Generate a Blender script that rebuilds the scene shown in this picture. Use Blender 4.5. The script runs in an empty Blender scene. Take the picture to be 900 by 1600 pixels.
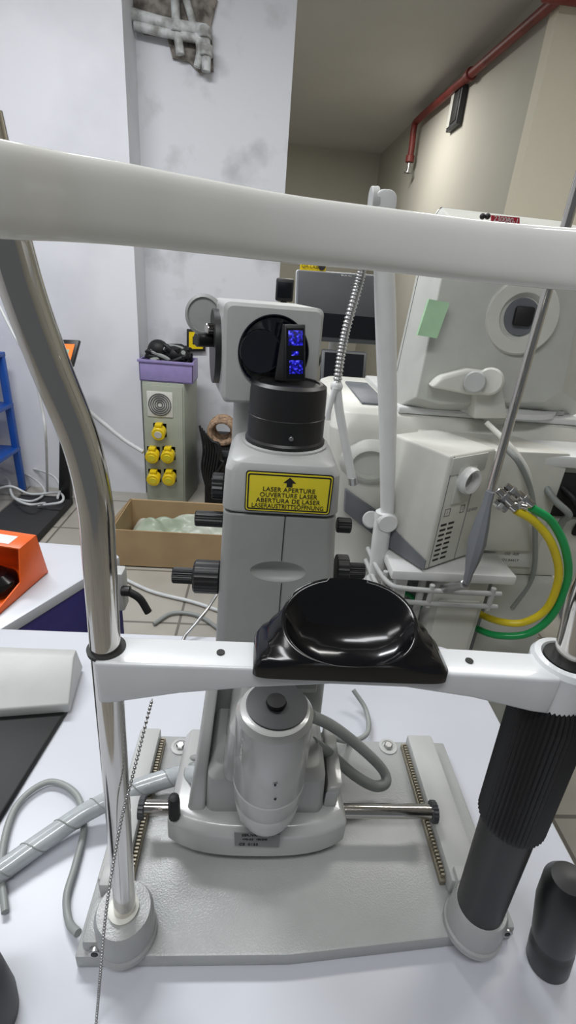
import bpy, bmesh, math, random
from mathutils import Vector, Matrix, noise
random.seed(4)
scene=bpy.context.scene
CAMZ=1.32; FP=748.0
D=Vector((-140,1600,748)).normalized()
F=Vector((-30,-346,748)); F=(F-D*F.dot(D)).normalized()
R=D.cross(F)
def P(px,py,x=None,y=None,z=None):
    d=Vector((px-450,py-800,FP)); w=Vector((R.dot(d),F.dot(d),-D.dot(d)))
    if y is not None: s=y/w.y
    elif z is not None: s=(z-CAMZ)/w.z
    else: s=x/w.x
    return Vector((w.x*s,w.y*s,CAMZ+w.z*s))
# ---------------- materials
def mat(name,col,rough=.5,metal=0.,var=.06,vscale=20.,bump=0.,bscale=200.,emit=None,estr=1.,coat=0.,spec=.5,trans=0.,col2=None,lo=.4,hi=.6):
    m=bpy.data.materials.new(name); m.use_nodes=True
    nt=m.node_tree; b=nt.nodes['Principled BSDF']
    tc=nt.nodes.new('ShaderNodeTexCoord')
    n=nt.nodes.new('ShaderNodeTexNoise'); n.inputs['Scale'].default_value=vscale; n.inputs['Detail'].default_value=5
    nt.links.new(tc.outputs['Object'],n.inputs['Vector'])
    r=nt.nodes.new('ShaderNodeValToRGB')
    c2=col2 if col2 else [max(0,c*(1-var*2)) for c in col]
    r.color_ramp.elements[0].color=(*c2,1); r.color_ramp.elements[1].color=(*col,1)
    r.color_ramp.elements[0].position=lo-.1 if not col2 else lo; r.color_ramp.elements[1].position=hi
    nt.links.new(n.outputs['Fac'],r.inputs['Fac']); nt.links.new(r.outputs['Color'],b.inputs['Base Color'])
    b.inputs['Roughness'].default_value=rough; b.inputs['Metallic'].default_value=metal
    b.inputs['Coat Weight'].default_value=coat; b.inputs['Specular IOR Level'].default_value=spec
    b.inputs['Transmission Weight'].default_value=trans
    if bump:
        n2=nt.nodes.new('ShaderNodeTexNoise'); n2.inputs['Scale'].default_value=bscale; n2.inputs['Detail'].default_value=2
        nt.links.new(tc.outputs['Object'],n2.inputs['Vector'])
        bp=nt.nodes.new('ShaderNodeBump'); bp.inputs['Strength'].default_value=bump; bp.inputs['Distance'].default_value=.002
        nt.links.new(n2.outputs['Fac'],bp.inputs['Height']); nt.links.new(bp.outputs['Normal'],b.inputs['Normal'])
    if emit:
        b.inputs['Emission Color'].default_value=(*emit,1); b.inputs['Emission Strength'].default_value=estr
    return m
M={}
M['wallw']=mat('white_plaster',(.74,.75,.79),.85,var=.05,vscale=1.5,bump=.35,bscale=25,col2=(.62,.63,.67),lo=.3,hi=.5)
M['wallw2']=mat('stained_plaster',(.68,.69,.73),.85,vscale=3.2,bump=.6,bscale=18,col2=(.44,.44,.46),lo=.32,hi=.48)
M['beige']=mat('beige_paint',(.56,.54,.47),.8,var=.04,vscale=1.2)
M['beige2']=mat('cream_paint',(.80,.76,.62),.8,var=.03,vscale=1.2)
M['ceil']=mat('ceiling_paint',(.62,.61,.58),.9,var=.04,vscale=1.)
M['table']=mat('white_laminate',(.55,.57,.62),.34,var=.02,vscale=6)
M['plate']=mat('hammered_grey_paint',(.36,.37,.365),.28,var=.02,vscale=60,bump=.2,bscale=700)
M['grey']=mat('instrument_grey_paint',(.32,.33,.32),.42,var=.03,vscale=30,bump=.06,bscale=700)
M['lgrey']=mat('light_grey_paint',(.44,.45,.44),.42,var=.03,vscale=30,bump=.05,bscale=700)
M['gloss']=mat('glossy_grey_enamel',(.44,.45,.44),.24,var=.03,coat=.4)
M['white']=mat('white_plastic',(.68,.69,.68),.35,var=.03)
M['warmw']=mat('warm_white_plastic',(.64,.64,.59),.35,var=.03)
M['band']=mat('polished_white_plastic',(.84,.84,.80),.14,var=.02,coat=.7)
M['bar']=mat('white_enamel',(.60,.62,.63),.3,var=.04,coat=.3)
M['chrome']=mat('brushed_chrome',(.62,.60,.57),.10,1.,var=.06,vscale=8)
M['steel']=mat('steel',(.5,.5,.5),.3,1.)
M['blk']=mat('matte_black_plastic',(.009,.009,.010),.42,var=.1)
M['blkg']=mat('gloss_black_plastic',(.003,.003,.004),.17,var=.1,coat=.15,spec=.45)
M['rub']=mat('black_rubber',(.008,.008,.009),.55,var=.1,spec=.4)
M['dk']=mat('dark_grey',(.045,.048,.052),.5)
M['mg']=mat('mid_grey_plastic',(.15,.16,.175),.5)
M['scr']=mat('dark_screen_glass',(.005,.006,.008),.3,spec=.15)
M['lens']=mat('dark_blue_lens',(.003,.004,.010),.06,coat=.6)
M['yel']=mat('yellow_label',(.80,.68,.03),.45,var=.03)
M['yelp']=mat('yellow_plastic',(.85,.62,.01),.35,var=.05)
M['ink']=mat('black_ink',(.01,.01,.01),.6)
M['inkg']=mat('grey_ink',(.2,.2,.2),.6)
M['org']=mat('orange_steel_paint',(.82,.12,.01),.35,var=.06)
M['pur']=mat('purple_laminate',(.035,.03,.17),.4)
M['lav']=mat('lavender_plastic',(.30,.25,.50),.4)
M['red']=mat('red_label',(.45,.02,.04),.5)
M['pipe']=mat('rust_red_pipe_paint',(.22,.035,.028),.5,var=.2,vscale=8)
M['grn']=mat('green_hose',(.01,.33,.09),.3)
M['ylh']=mat('yellow_hose',(.75,.6,.02),.35)
M['mint']=mat('mint_green_tape',(.38,.60,.38),.6)
M['card']=mat('brown_cardboard',(.40,.28,.15),.8,var=.08,vscale=5)
M['film']=mat('clear_plastic_film',(.58,.60,.53),.38,vscale=5,bump=.3,bscale=14,col2=(.34,.40,.30),lo=.38,hi=.6)
M['cab']=mat('grey_green_sheet_metal',(.36,.39,.32),.5,var=.08,vscale=6)
M['blue']=mat('blue_powder_coat',(.01,.09,.42),.4)
M['cablew']=mat('white_cable_sheath',(.62,.64,.64),.35)
M['cableg']=mat('grey_cable_sheath',(.27,.29,.28),.45)
M['wrap']=mat('translucent_spiral_wrap',(.46,.49,.51),.22,var=.1,vscale=40,coat=.6)
M['rack']=mat('oiled_brass_rack',(.27,.24,.18),.45,.4)
M['mat']=mat('black_rubber_mat',(.03,.03,.032),.8,bump=.6,bscale=60)
M['brwn']=mat('brown_hose_fabric',(.42,.28,.18),.8,var=.35,vscale=60)
M['rubble']=mat('broken_brick_plaster',(.30,.27,.24),.95,vscale=14,bump=1.,bscale=30,col2=(.09,.08,.07))
M['oldpipe']=mat('old_painted_pipe',(.58,.60,.60),.6,vscale=16,col2=(.25,.25,.24),bump=.6,bscale=30)
M['panel']=mat('warm_grey_plastic',(.54,.55,.51),.42,var=.03)
M['cream']=mat('cream_machine_plastic',(.62,.62,.57),.42,var=.03)
M['digits']=mat('orange_display',(.8,.15,.02),.4,emit=(1,.25,.05),estr=.6)
def blue_reflection():  # emissive blue speckle paints a reflection onto the mirror face
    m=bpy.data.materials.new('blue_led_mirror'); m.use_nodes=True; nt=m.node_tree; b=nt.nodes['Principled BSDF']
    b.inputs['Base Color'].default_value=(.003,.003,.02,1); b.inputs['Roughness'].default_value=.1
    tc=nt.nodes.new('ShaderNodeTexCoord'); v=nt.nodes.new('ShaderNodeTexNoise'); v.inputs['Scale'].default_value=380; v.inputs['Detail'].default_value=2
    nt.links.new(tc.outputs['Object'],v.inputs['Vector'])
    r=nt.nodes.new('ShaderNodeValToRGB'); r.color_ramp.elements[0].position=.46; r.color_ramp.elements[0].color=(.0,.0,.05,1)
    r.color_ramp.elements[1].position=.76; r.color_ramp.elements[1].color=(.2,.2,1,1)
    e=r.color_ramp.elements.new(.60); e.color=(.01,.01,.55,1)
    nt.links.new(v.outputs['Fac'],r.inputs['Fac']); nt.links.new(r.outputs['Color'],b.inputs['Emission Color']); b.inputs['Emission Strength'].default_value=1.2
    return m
M['led']=blue_reflection()
def tiles():
    m=bpy.data.materials.new('cream_floor_tiles'); m.use_nodes=True; nt=m.node_tree; b=nt.nodes['Principled BSDF']
    tc=nt.nodes.new('ShaderNodeTexCoord'); br=nt.nodes.new('ShaderNodeTexBrick'); br.offset=0
    br.inputs['Scale'].default_value=1.; br.inputs['Brick Width'].default_value=.4; br.inputs['Row Height'].default_value=.4
    br.inputs['Mortar Size'].default_value=.006; br.inputs['Color1'].default_value=(.50,.47,.41,1); br.inputs['Color2'].default_value=(.45,.43,.38,1); br.inputs['Mortar'].default_value=(.2,.18,.16,1)
    n=nt.nodes.new('ShaderNodeTexNoise'); n.inputs['Scale'].default_value=5; n.inputs['Detail'].default_value=6
    mx=nt.nodes.new('ShaderNodeMixRGB'); mx.blend_type='MULTIPLY'; mx.inputs['Fac'].default_value=.35
    nt.links.new(tc.outputs['Object'],br.inputs['Vector']); nt.links.new(tc.outputs['Object'],n.inputs['Vector'])
    nt.links.new(br.outputs['Color'],mx.inputs['Color1']); nt.links.new(n.outputs['Fac'],mx.inputs['Color2'])
    nt.links.new(mx.outputs['Color'],b.inputs['Base Color']); b.inputs['Roughness'].default_value=.35
    return m
M['tile']=tiles()
# ---------------- mesh builder
WL={}
def fr(o,x,y):
    x=Vector(x).normalized(); y=Vector(y); y=(y-x*y.dot(x)).normalized(); z=x.cross(y)
    m=Matrix((x,y,z)).transposed().to_4x4(); m.translation=Vector(o); return m
def axis(o,d):
    d=Vector(d).normalized(); a=Vector((1,0,0)) if abs(d.x)<.9 else Vector((0,1,0))
    x=a.cross(d).normalized(); y=d.cross(x); m=Matrix((x,y,d)).transposed().to_4x4(); m.translation=Vector(o); return m
def spline(pts,sub):
    pts=[Vector(p) for p in pts]
    if sub<=1: return pts
    q=[pts[0]*2-pts[1]]+pts+[pts[-1]*2-pts[-2]]; out=[]
    for i in range(1,len(q)-2):
        a,b,c,d=q[i-1:i+3]
        for k in range(sub):
            t=k/sub; out.append(.5*((2*b)+(c-a)*t+(2*a-5*b+4*c-d)*t*t+(3*b-a-3*c+d)*t**3))
    out.append(pts[-1]); return out
class B:
    def __init__(s): s.bm=bmesh.new(); s.mats=[]
    def add(s,t,m,M4=None,bevel=0,seg=2,sharp=35):
        if M4 is not None: t.transform(M4)
        bmesh.ops.recalc_face_normals(t,faces=t.faces)
        if bevel:
            es=[e for e in t.edges if len(e.link_faces)==2 and e.calc_face_angle(0)>math.radians(30)]
            bmesh.ops.bevel(t,geom=es,offset=bevel,segments=seg,affect='EDGES',profile=.5,clamp_overlap=True)
        if m not in s.mats: s.mats.append(m)
        i=s.mats.index(m)
        for f in t.faces: f.material_index=i; f.smooth=True
        for e in t.edges:
            if len(e.link_faces)==2 and e.calc_face_angle(0)>math.radians(sharp): e.smooth=False
        me=bpy.data.meshes.new('t'); t.to_mesh(me); t.free(); s.bm.from_mesh(me); bpy.data.meshes.remove(me); return s
    def box(s,lo,hi,m,bevel=.003,M4=None,seg=2):
        t=bmesh.new(); lo=Vector(lo);hi=Vector(hi)
        bmesh.ops.create_cube(t,size=1)
        for v in t.verts: v.co=Vector(((lo[i]+hi[i])/2+v.co[i]*(hi[i]-lo[i]) for i in range(3)))
        return s.add(t,m,M4,bevel,seg)
    def hexa(s,bot,top,m,bevel=.003,seg=2):
        return s.loft([bot,top],m,bevel=bevel,seg=seg)
    def loft(s,secs,m,cap=True,bevel=0,seg=2,M4=None,close=False,sharp=35):
        t=bmesh.new(); rs=[[t.verts.new(Vector(p)) for p in l] for l in secs]; n=len(rs[0])
        rng=range(len(rs)) if close else range(len(rs)-1)
        for i in rng:
            a=rs[i];b=rs[(i+1)%len(rs)]
            for k in range(n): t.faces.new((a[k],a[(k+1)%n],b[(k+1)%n],b[k]))
        if cap and not close: t.faces.new(rs[0]); t.faces.new(rs[-1][::-1])
        return s.add(t,m,M4,bevel,seg,sharp)
    def lathe(s,prof,m,M4=None,seg=40,sx=1,sy=1,flute=0,fn=0):
        t=bmesh.new(); rs=[]
        for r,z in prof:
            row=[]
            for k in range(seg):
                a=2*math.pi*k/seg; rr=r
                if flute and k%2: rr=r-flute
                row.append(t.verts.new((rr*math.cos(a)*sx,rr*math.sin(a)*sy,z)))
            rs.append(row)
        for i in range(len(rs)-1):
            for k in range(seg): t.faces.new((rs[i][k],rs[i][(k+1)%seg],rs[i+1][(k+1)%seg],rs[i+1][k]))
        t.faces.new(rs[0]); t.faces.new(rs[-1][::-1])
        return s.add(t,m,M4,0,sharp=30)
    def cyl(s,a,b,r,m,r2=None,seg=32,bevel=None,flute=0):
        a=Vector(a);b=Vector(b);L=(b-a).length; r2=r if r2 is None else r2
        bv=min(r,r2,L/2)*.15 if bevel is None else bevel
        pr=[(max(r-bv,1e-5),0),(r,bv),(r2,L-bv),(max(r2-bv,1e-5),L)] if bv>0 else [(r,0),(r2,L)]
        return s.lathe(pr,m,axis(a,b-a),seg,flute=flute)
    def tube(s,pts,r,m,sub=8,seg=12,cap=True):
        p=spline(pts,sub); secs=[]; T=(p[1]-p[0]).normalized()
        N=T.orthogonal().normalized()
        for i,c in enumerate(p):
            t=(p[min(i+1,len(p)-1)]-p[max(i-1,0)]).normalized()
            N=(N-t*N.dot(t)).normalized(); Bn=t.cross(N)
            rr=r(i/(len(p)-1)) if callable(r) else r
            secs.append([c+(N*math.cos(2*math.pi*k/seg)+Bn*math.sin(2*math.pi*k/seg))*rr for k in range(seg)])
        return s.loft(secs,m,cap)
    def sphere(s,c,r,m,M4=None,sc=(1,1,1),u=16,v=10):
        t=bmesh.new(); bmesh.ops.create_uvsphere(t,u_segments=u,v_segments=v,radius=r)
        for q in t.verts: q.co=Vector((q.co[0]*sc[0],q.co[1]*sc[1],q.co[2]*sc[2]))+Vector(c)
        return s.add(t,m,M4)
    def prism(s,poly,vec,m,bevel=.002,seg=2):
        v=Vector(vec); return s.loft([[Vector(p) for p in poly],[Vector(p)+v for p in poly]],m,bevel=bevel,seg=seg)
    def text(s,body,size,m,M4,ext=.0002,align='CENTER',sx=1.,sp=1.,width=None,off=0.):
        c=bpy.data.curves.new('tx','FONT'); c.body=body; c.size=size; c.extrude=ext; c.align_x=align; c.space_character=sp; c.offset=off
        o=bpy.data.objects.new('tx',c); scene.collection.objects.link(o); bpy.context.view_layer.update()
        me=bpy.data.meshes.new_from_object(o); t=bmesh.new(); t.from_mesh(me)
        bpy.data.objects.remove(o); bpy.data.curves.remove(c); bpy.data.meshes.remove(me)
        if width:
            w0=max(v.co.x for v in t.verts)-min(v.co.x for v in t.verts); sx=width/w0
        for v in t.verts: v.co.x*=sx
        return s.add(t,m,M4)
    def done(s,name,parent=None,label=None,category=None,kind=None,group=None):
        me=bpy.data.meshes.new(name); xs=[v.co for v in s.bm.verts]
        c=Vector(((min(v.x for v in xs)+max(v.x for v in xs))/2,(min(v.y for v in xs)+max(v.y for v in xs))/2,min(v.z for v in xs)))
        bmesh.ops.translate(s.bm,verts=s.bm.verts,vec=-c); s.bm.to_mesh(me); s.bm.free()
        for m in s.mats: me.materials.append(m)
        o=bpy.data.objects.new(name,me); scene.collection.objects.link(o); WL[o.name]=c
        if parent: o.parent=parent; o.location=c-WL[parent.name]
        else: o.location=c
        if label: o['label']=label
        if category: o['category']=category
        if kind: o['kind']=kind
        if group: o['group']=group
        return o
def thing(name,loc,label=None,category=None,group=None,parent=None):
    o=bpy.data.objects.new(name,None); o.empty_display_size=.05; scene.collection.objects.link(o); WL[o.name]=Vector(loc)
    if parent: o.parent=parent; o.location=Vector(loc)-WL[parent.name]
    else: o.location=loc
    if label:o['label']=label
    if category:o['category']=category
    if group:o['group']=group
    return o
def rr(x0,x1,y0,y1,r,z,n=5):
    o=[]
    for cx,cy,a0 in((x1-r,y1-r,0),(x0+r,y1-r,90),(x0+r,y0+r,180),(x1-r,y0+r,270)):
        for k in range(n+1):
            a=math.radians(a0+90*k/n); o.append(Vector((cx+r*math.cos(a),cy+r*math.sin(a),z)))
    return o
X3=Vector((1,0,0));Y3=Vector((0,1,0));Z3=Vector((0,0,1))
# ---------------- room
def wall(name,lo,hi,m): return B().box(lo,hi,m,0).done(name,kind='structure')
wall('floor',(-3,-2,-.1),(3.2,7.7,0),M['tile'])
wall('ceiling',(-3,-2,3),(3.2,7.7,3.1),M['ceil'])
wall('wall_left',(-3.1,-2,0),(-3,7.7,3),M['wallw'])
wall('wall_back',(-3,7.6,0),(3.2,7.7,3),M['beige'])
wall('wall_pillar',(-3,3.0,0),(-.745,3.9,3),M['wallw'])
wall('wall_pillar_back',(-.745,3.24,0),(.06,3.9,3),M['wallw2'])
B().hexa([(1.5,3.56,0),(3.2,3.56,0),(3.2,7.6,0),(1.36,7.6,0)],[(1.5,3.56,3),(3.2,3.56,3),(3.2,7.6,3),(1.36,7.6,3)],M['beige'],0).done('wall_partition',kind='structure')
wall('wall_column',(1.48,3.45,0),(3.2,3.56,3),M['beige2'])
wall('wall_right',(3.2,-2,0),(3.3,7.7,3),M['beige'])
b=B(); pts=[(208,0),(340,0),(330,40),(334,112),(312,116),(296,98),(270,92),(262,60),(225,55),(212,30)]
b.prism([P(x,y,y=3.235) for x,y in pts],(0,-.012,0),M['rubble'],0)
b.done('trim_1',kind='structure')
b=B()
def pp(l,r=.026): b.tube([P(x,y,y=3.19) for x,y in l],r,M['oldpipe'],sub=5,seg=14)
pp([(205,22),(262,38),(322,48)]); pp([(210,40),(262,52),(318,62)],.02); pp([(272,-30),(276,40),(282,85)],.022); pp([(318,40),(322,75),(322,112)],.024); pp([(285,-20),(300,30),(312,75),(308,105)],.018)
for x,y in((276,42),(320,52),(322,80)): b.cyl(P(x,y-9,y=3.19),P(x,y+9,y=3.19),.034,M['oldpipe'])
b.done('water_pipe',None,'old white painted pipes exposed in a broken patch of the wall','pipe')
# sprinkler pipe
b=B()
pa=P(862,6,x=1.445); pb=P(652,188,x=1.355); pd=P(640,252,y=pb.y)
ext_=pa+(pa-pb)*.12; ext_=Vector((1.445,3.38,min(2.9,ext_.z)))
pl=[ext_,pa,pa.lerp(pb,.5),pa.lerp(pb,.97),Vector((pb.x-.02,pb.y,pb.z-.06)),Vector((pd.x,pb.y,pb.z-.2)),pd]
b.tube(pl,.030,M['pipe'],sub=4); b.cyl(pd+Z3*.05,pd-Z3*.01,.042,M['pipe']); b.cyl(pd-Z3*.01,pd-Z3*.10,.018,M['steel']); b.cyl(pd-Z3*.09,pd-Z3*.10,.04,M['steel'])
b.cyl(Vector((1.35,3.38,ext_.z)),Vector((2.6,3.38,ext_.z)),.032,M['pipe']); b.cyl(pa.lerp(pb,.45),pa.lerp(pb,.48),.042,M['pipe'])
b.done('sprinkler_pipe',None,'dark red fire sprinkler pipe along the ceiling corner','pipe')
b=B()
c=P(713,170,x=1.43); b.box((1.41,c.y-.13,c.z-.13),(1.455,c.y+.12,c.z+.12),M['dk'],.004); b.box((1.404,c.y-.10,c.z-.10),(1.414,c.y+.02,c.z+.10),M['ink'],.002); b.box((1.400,c.y+.03,c.z-.11),(1.412,c.y+.10,c.z+.11),M['warmw'],.002)
b.done('wall_fitting',None,'small dark slotted fitting on the beige wall under the pipe','wall vent')
# ---------------- table
T=thing('table',(-.12,.35,0),'white laminate table with rounded corners carrying the instrument','table')
b=B(); b.loft([rr(-.64,.387,.02,.68,.05,.718),rr(-.64,.387,.02,.68,.05,.75)],M['table'],bevel=.003); b.done('tabletop',T)
for x,y in((-.58,.08),(.32,.08),(-.58,.62),(.32,.62)):
    b=B(); b.box((x-.022,y-.022,.01),(x+.022,y+.022,.718),M['lgrey'],.004); b.cyl((x,y,0),(x,y,.012),.018,M['rub']); b.done('leg',T)
# ---------------- headrest stand
S=thing('chin_rest_stand',(.07,.33,.75),'white chin rest frame with chrome posts on grey base plate','chin rest')
b=B()
fl=P(119,1512,z=.752);fr_=P(797,1468,z=.752); fm=P(450,1508,z=.752)
cs=[(fl.x,fl.y),(fm.x,fm.y),(fr_.x,fr_.y),(.276,.455),(-.138,.455)]
b.prism([(x,y,.7505) for x,y in cs],(0,0,.0195),M['plate'],.0025)
for px,py in((282,1167),(606,1167)):
    c=P(px,py,z=.77); b.lathe([(.012,0),(.012,.0015),(.0085,.002),(.0085,.001)],M['lgrey'],Matrix.Translation(c)); b.lathe([(.006,0),(.006,.004),(.0045,.005)],M['steel'],Matrix.Translation(c),6)
b.done('base_plate',S)
def rail(x0,x1,t0,t1):
    b=B()
    b.box((x0,.272,.77),(x1,.448,.7925),M['lgrey'],.003)
    b.box((x0+.004,.264,.77),(x1-.004,.285,.798),M['lgrey'],.003)
    b.box((t0,.28,.77),(t1,.445,.7770),M['rack'],.0005)
    for i in range(42):
        y=.283+i*.0038; b.box((t0+.001,y,.7765),(t1-.001,y+.0018,.783),M['rack'],0)
    b.done('rail',S)
rail(-.133,-.107,-.107,-.101); rail(.218,.252,.212,.218)
b=B(); b.cyl((-.107,.333,.808),(.219,.333,.808),.0075,M['chrome'],bevel=.0005)
for x in(-.1035,.2145): b.cyl((x-.003,.333,.808),(x+.003,.333,.808),.0115,M['dk'],seg=36,flute=.001)
b.done('cross_rod',S,'polished cross rod')
LY=.24;RY=.245
lp=[P(197,1450,y=LY),P(187,1300,y=LY),P(172,1100,y=LY),P(164,1000,y=LY),P(156,880,y=LY),P(149,790,y=LY),P(126,690,y=.239),P(78,570,y=.236),P(34,450,y=.232),P(-8,300,y=.228),P(-40,170,y=.225)]
b=B(); b.tube(lp,.0093,M['chrome'],sub=6,seg=32); b.done('post',S,'bent chrome tube post')
rp=[P(742,1435,y=RY),P(800,1290,y=RY),P(862,1110,y=RY),P(893,1010,y=RY),P(918,920,y=RY)]
ext=rp[-1]; rp+=[ext+Vector((.004,0,.06)),ext+Vector((.022,-.01,.14)),ext+Vector((.028,-.018,.22))]
b=B(); b.tube(rp,.0095,M['chrome'],sub=6,seg=32); b.done('post',S,'bent chrome tube post with black grip')
def socket(c):
    b=B(); x,y=c
    b.lathe([(.0275,.77),(.0275,.776),(.0258,.778),(.0256,.803),(.023,.809),(.0125,.8095),(.0115,.806)],M['plate'],Matrix.Translation((x,y,0)))
    b.lathe([(.0125,.806),(.0132,.8125),(.0108,.813)],M['warmw'],Matrix.Translation((x,y,0)))
    return b
b=socket((lp[0].x,LY))
b.box((-.1325,fl.y+.003,.77),(lp[0].x+.005,.262,.787),M['plate'],.004)
b.cyl((-.12,fl.y+.004,.777),(-.12,fl.y-.001,.777),.0055,M['steel']); b.cyl((-.12,fl.y+.0,.777),(-.12,fl.y-.0016,.777),.003,M['ink'])
b.done('post_socket',S)
b=socket((rp[0].x,RY)); b.box((rp[0].x,.236,.77),(.27,.262,.786),M['plate'],.004); b.cyl((.262,.238,.778),(.262,.2345,.778),.0055,M['steel']); b.cyl((.262,.238,.778),(.262,.234,.778),.003,M['ink']); b.done('post_socket',S)
def al(t): 
    a=rp[0];e=rp[3]; return a+(e-a)*t
b=B(); d=(rp[3]-rp[0]).normalized(); L=(rp[3]-rp[0]).length
b.lathe([(.0185,.0),(.021,.004),(.0218,L*.40),(.0225,L*.44),(.0225,L*.47)],M['blk'],axis(rp[0]+d*.012,d))
b.done('grip_tube',S,'smooth black tube')
b=B(); b.lathe([(.0225,0),(.0265,.006),(.0268,L*.38),(.0245,L*.42),(.0205,L*.44)],M['rub'],axis(al(.45),d),seg=96,flute=.0014); b.cyl(al(.86),al(.96),.017,M['blk']); b.done('grip_handle',S,'ribbed black rubber grip')
# crossbar
st=[(146,1036,1100),(166,1037,1100),(190,1038,1097),(280,1041,1085),(400,1045,1076),(520,1047,1071),(640,1051,1076),(750,1056,1092),(850,1062,1114),(880,1063,1118)]
secs=[]
for i,(px,t,bo) in enumerate(st):
    A=P(px,t,y=.226);C=P(px,bo,y=.226); x=A.x; zt=A.z; zb=C.z
    yb=.2515 
    secs.append([Vector((x,.226,zb)),Vector((x,.226,zt)),Vector((x,yb,zt)),Vector((x,yb,zb+.001))])
zbar=secs[3][1].z
b=B(); b.loft(secs,M['bar'],bevel=.0022,seg=3)
rx=al(.985).x; 
zr=P(885,1062,y=.23).z
b.lathe([(.017,zr-.031),(.0215,zr-.028),(.0225,zr+.002),(.0205,zr+.0055),(.0165,zr+.006),(.0145,zr+.003)],M['bar'],Matrix.Translation((rx,RY,0)))
b.lathe([(.0145,zr),(.0147,zr+.006),(.0105,zr+.007)],M['rub'],Matrix.Translation((rx,RY,0)))
b.lathe([(.0115,secs[1][1].z-.002),(.0118,secs[1][1].z+.0007),(.0102,secs[1][1].z+.001)],M['ink'],Matrix.Translation((P(166,1010,y=LY).x,LY,0)))
for px,py,si in((345,1013,3),(734,1030,7)):
    c=P(px,py,y=.239); c.z=secs[si][1].z; b.cyl(c-Z3*.003,c+Z3*.0009,.0026,M['ink'],bevel=0)
b.done('crossbar',S,'arched white metal crossbar')
# chin cup : one continuous moulded surface
z0=zbar; b=B()
l=P(395,1034,y=.222).x; r=P(708,1044,y=.222).x; mc=(l+r)/2; hw=(r-l)/2
cx=P(548,1040,y=.226).x; ch_=.0635
n=96
def ring(ccx,ccy,a,bb,p,zf,zb,wp=1.,q=None):
    q=p if q is None else q
    row=[]
    for k in range(n):
        t=2*math.pi*k/n; ca,sa=math.cos(t),math.sin(t)
        w=((sa+1)/2)**wp
        row.append(Vector((ccx+a*math.copysign(abs(ca)**p,ca),ccy+bb*math.copysign(abs(sa)**q,sa),z0+zf+(zb-zf)*w)))
    return row
cy=.2385
secs=[ring(mc,cy,hw,.0175,.2,-.003,-.003),
 ring(mc,cy,hw-.0005,.0178,.2,.0045,.006),
 ring(mc-.001,cy+.0008,hw-.005,.0182,.22,.0085,.0125),
 ring(mc-.0015,cy+.0015,hw-.010,.0188,.35,.0098,.0165),
 ring((mc+cx)/2,cy+.003,ch_*.83,.0208,.62,.0102,.0225,1.1),
 ring(cx,cy+.004,ch_*.74,.0232,.82,.0106,.031,1.1),
 ring(cx,cy+.005,ch_*.70,.0250,.88,.0110,.0390,1.1),
 ring(cx,cy+.0055,ch_*.685,.0253,.90,.0112,.0415,1.1),
 ring(cx,cy+.0055,ch_*.665,.0246,.92,.0108,.0420,1.1),
 ring(cx,cy+.0050,ch_*.645,.0234,.93,.0098,.0400,1.1),
 ring(cx,cy+.0040,ch_*.59,.0205,.95,.0070,.0300,1.1),
 ring(cx,cy+.002,ch_*.48,.0160,.97,.0045,.0170,1.1),
 ring(cx,cy+.0005,ch_*.30,.0100,1,.0036,.0075),
 ring(cx,cy,ch_*.1,.004,1,.0034,.0040),
 ring(cx,cy,ch_*.01,.0005,1,.0034,.0034)]
b.loft(secs,M['blkg'],sharp=75)
b.done('chin_cup',S,'glossy black plastic chin cup')
# forehead band
bs=[(0,298,.203),(100,310,.225),(200,322,.242),(300,337,.259),(450,359,.283),(600,376,.297),(750,394,.300),(900,407,.290)]
pts=[P(*q[:2],y=q[2]) for q in bs]
zl=pts[0].z; zrr=pts[-1].z
pts=[Vector((-.122,.212,zl)),Vector((-.116,.192,zl))]+pts+[Vector((.205,.262,zrr)),Vector((.238,.222,zrr)),Vector((.252,.205,zrr))]
pth=spline(pts,6); secs=[]
for i,c in enumerate(pth):
    t=(pth[min(i+1,len(pth)-1)]-pth[max(i-1,0)]); t.z=0; t.normalize(); nn=Vector((t.y,-t.x,0))
    loop=[]
    for k in range(28):
        a=2*math.pi*k/28; ca,sa=math.cos(a),math.sin(a)
        hz=.0150*math.copysign(abs(sa)**.55,sa); th=.0045*math.copysign(abs(ca)**.7,ca)
        bulge=-.0006*(1-(hz/.0150)**2)
        loop.append(c+nn*(th-bulge+.0012*(hz/.015))+Z3*(hz))
    secs.append(loop)
b=B(); b.loft(secs,M['band'],sharp=75)
for q in(lp[-2],rp[-1]-Vector((.003,0,.03))): b.lathe([(.012,-.013),(.0135,-.011),(.0135,.011),(.012,.013)],M['band'],Matrix.Translation((q.x,q.y,zl)))
b.done('forehead_band',S,'curved glossy white forehead band')
# ---------------- slit lamp
L_=thing('slit_lamp',(.02,.37,.77),'grey ophthalmic laser slit lamp with yellow aperture warning label','slit lamp')
b=B()
n2=14; poly=[]
for i in range(n2+1):
    t=i/n2; x=-.074+.188*t; y=.303+.012*(2*t-1)**4+ .006*(2*t-1)**2-.006
    poly.append((x,y))
poly+=[(.112,.42),(-.07,.42)]
b.loft([[Vector((x,y,.785)) for x,y in poly],[Vector((x,y,.816)) for x,y in poly],[Vector((x*.93+.0015,y+(.006 if y<.4 else 0),.826)) for x,y in poly]],M['gloss'],bevel=.003,seg=3)
for x in(-.06,.10):
    for y in(.345,.405): b.cyl((x-.006,y,.777),(x+.006,y,.777),.0085,M['blk'])
b.loft([rr(-.036,.088,.318,.42,.010,.82),rr(-.034,.086,.320,.42,.010,.872),rr(-.028,.080,.328,.42,.010,.882)],M['lgrey'],bevel=.001)
b.box((.0265,.3165,.828),(.0273,.32,.87),M['ink'],0)
b.prism([(.088,.325,.82),(.088,.325,.85),(.094,.33,.854),(.094,.41,.854),(.094,.41,.82)],(.014,0,0),M['gloss'],.003)
q=[P(366,1299,y=.2955),P(438,1303,y=.2955),P(436,1323,y=.2955),P(367,1320,y=.2955)]
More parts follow.
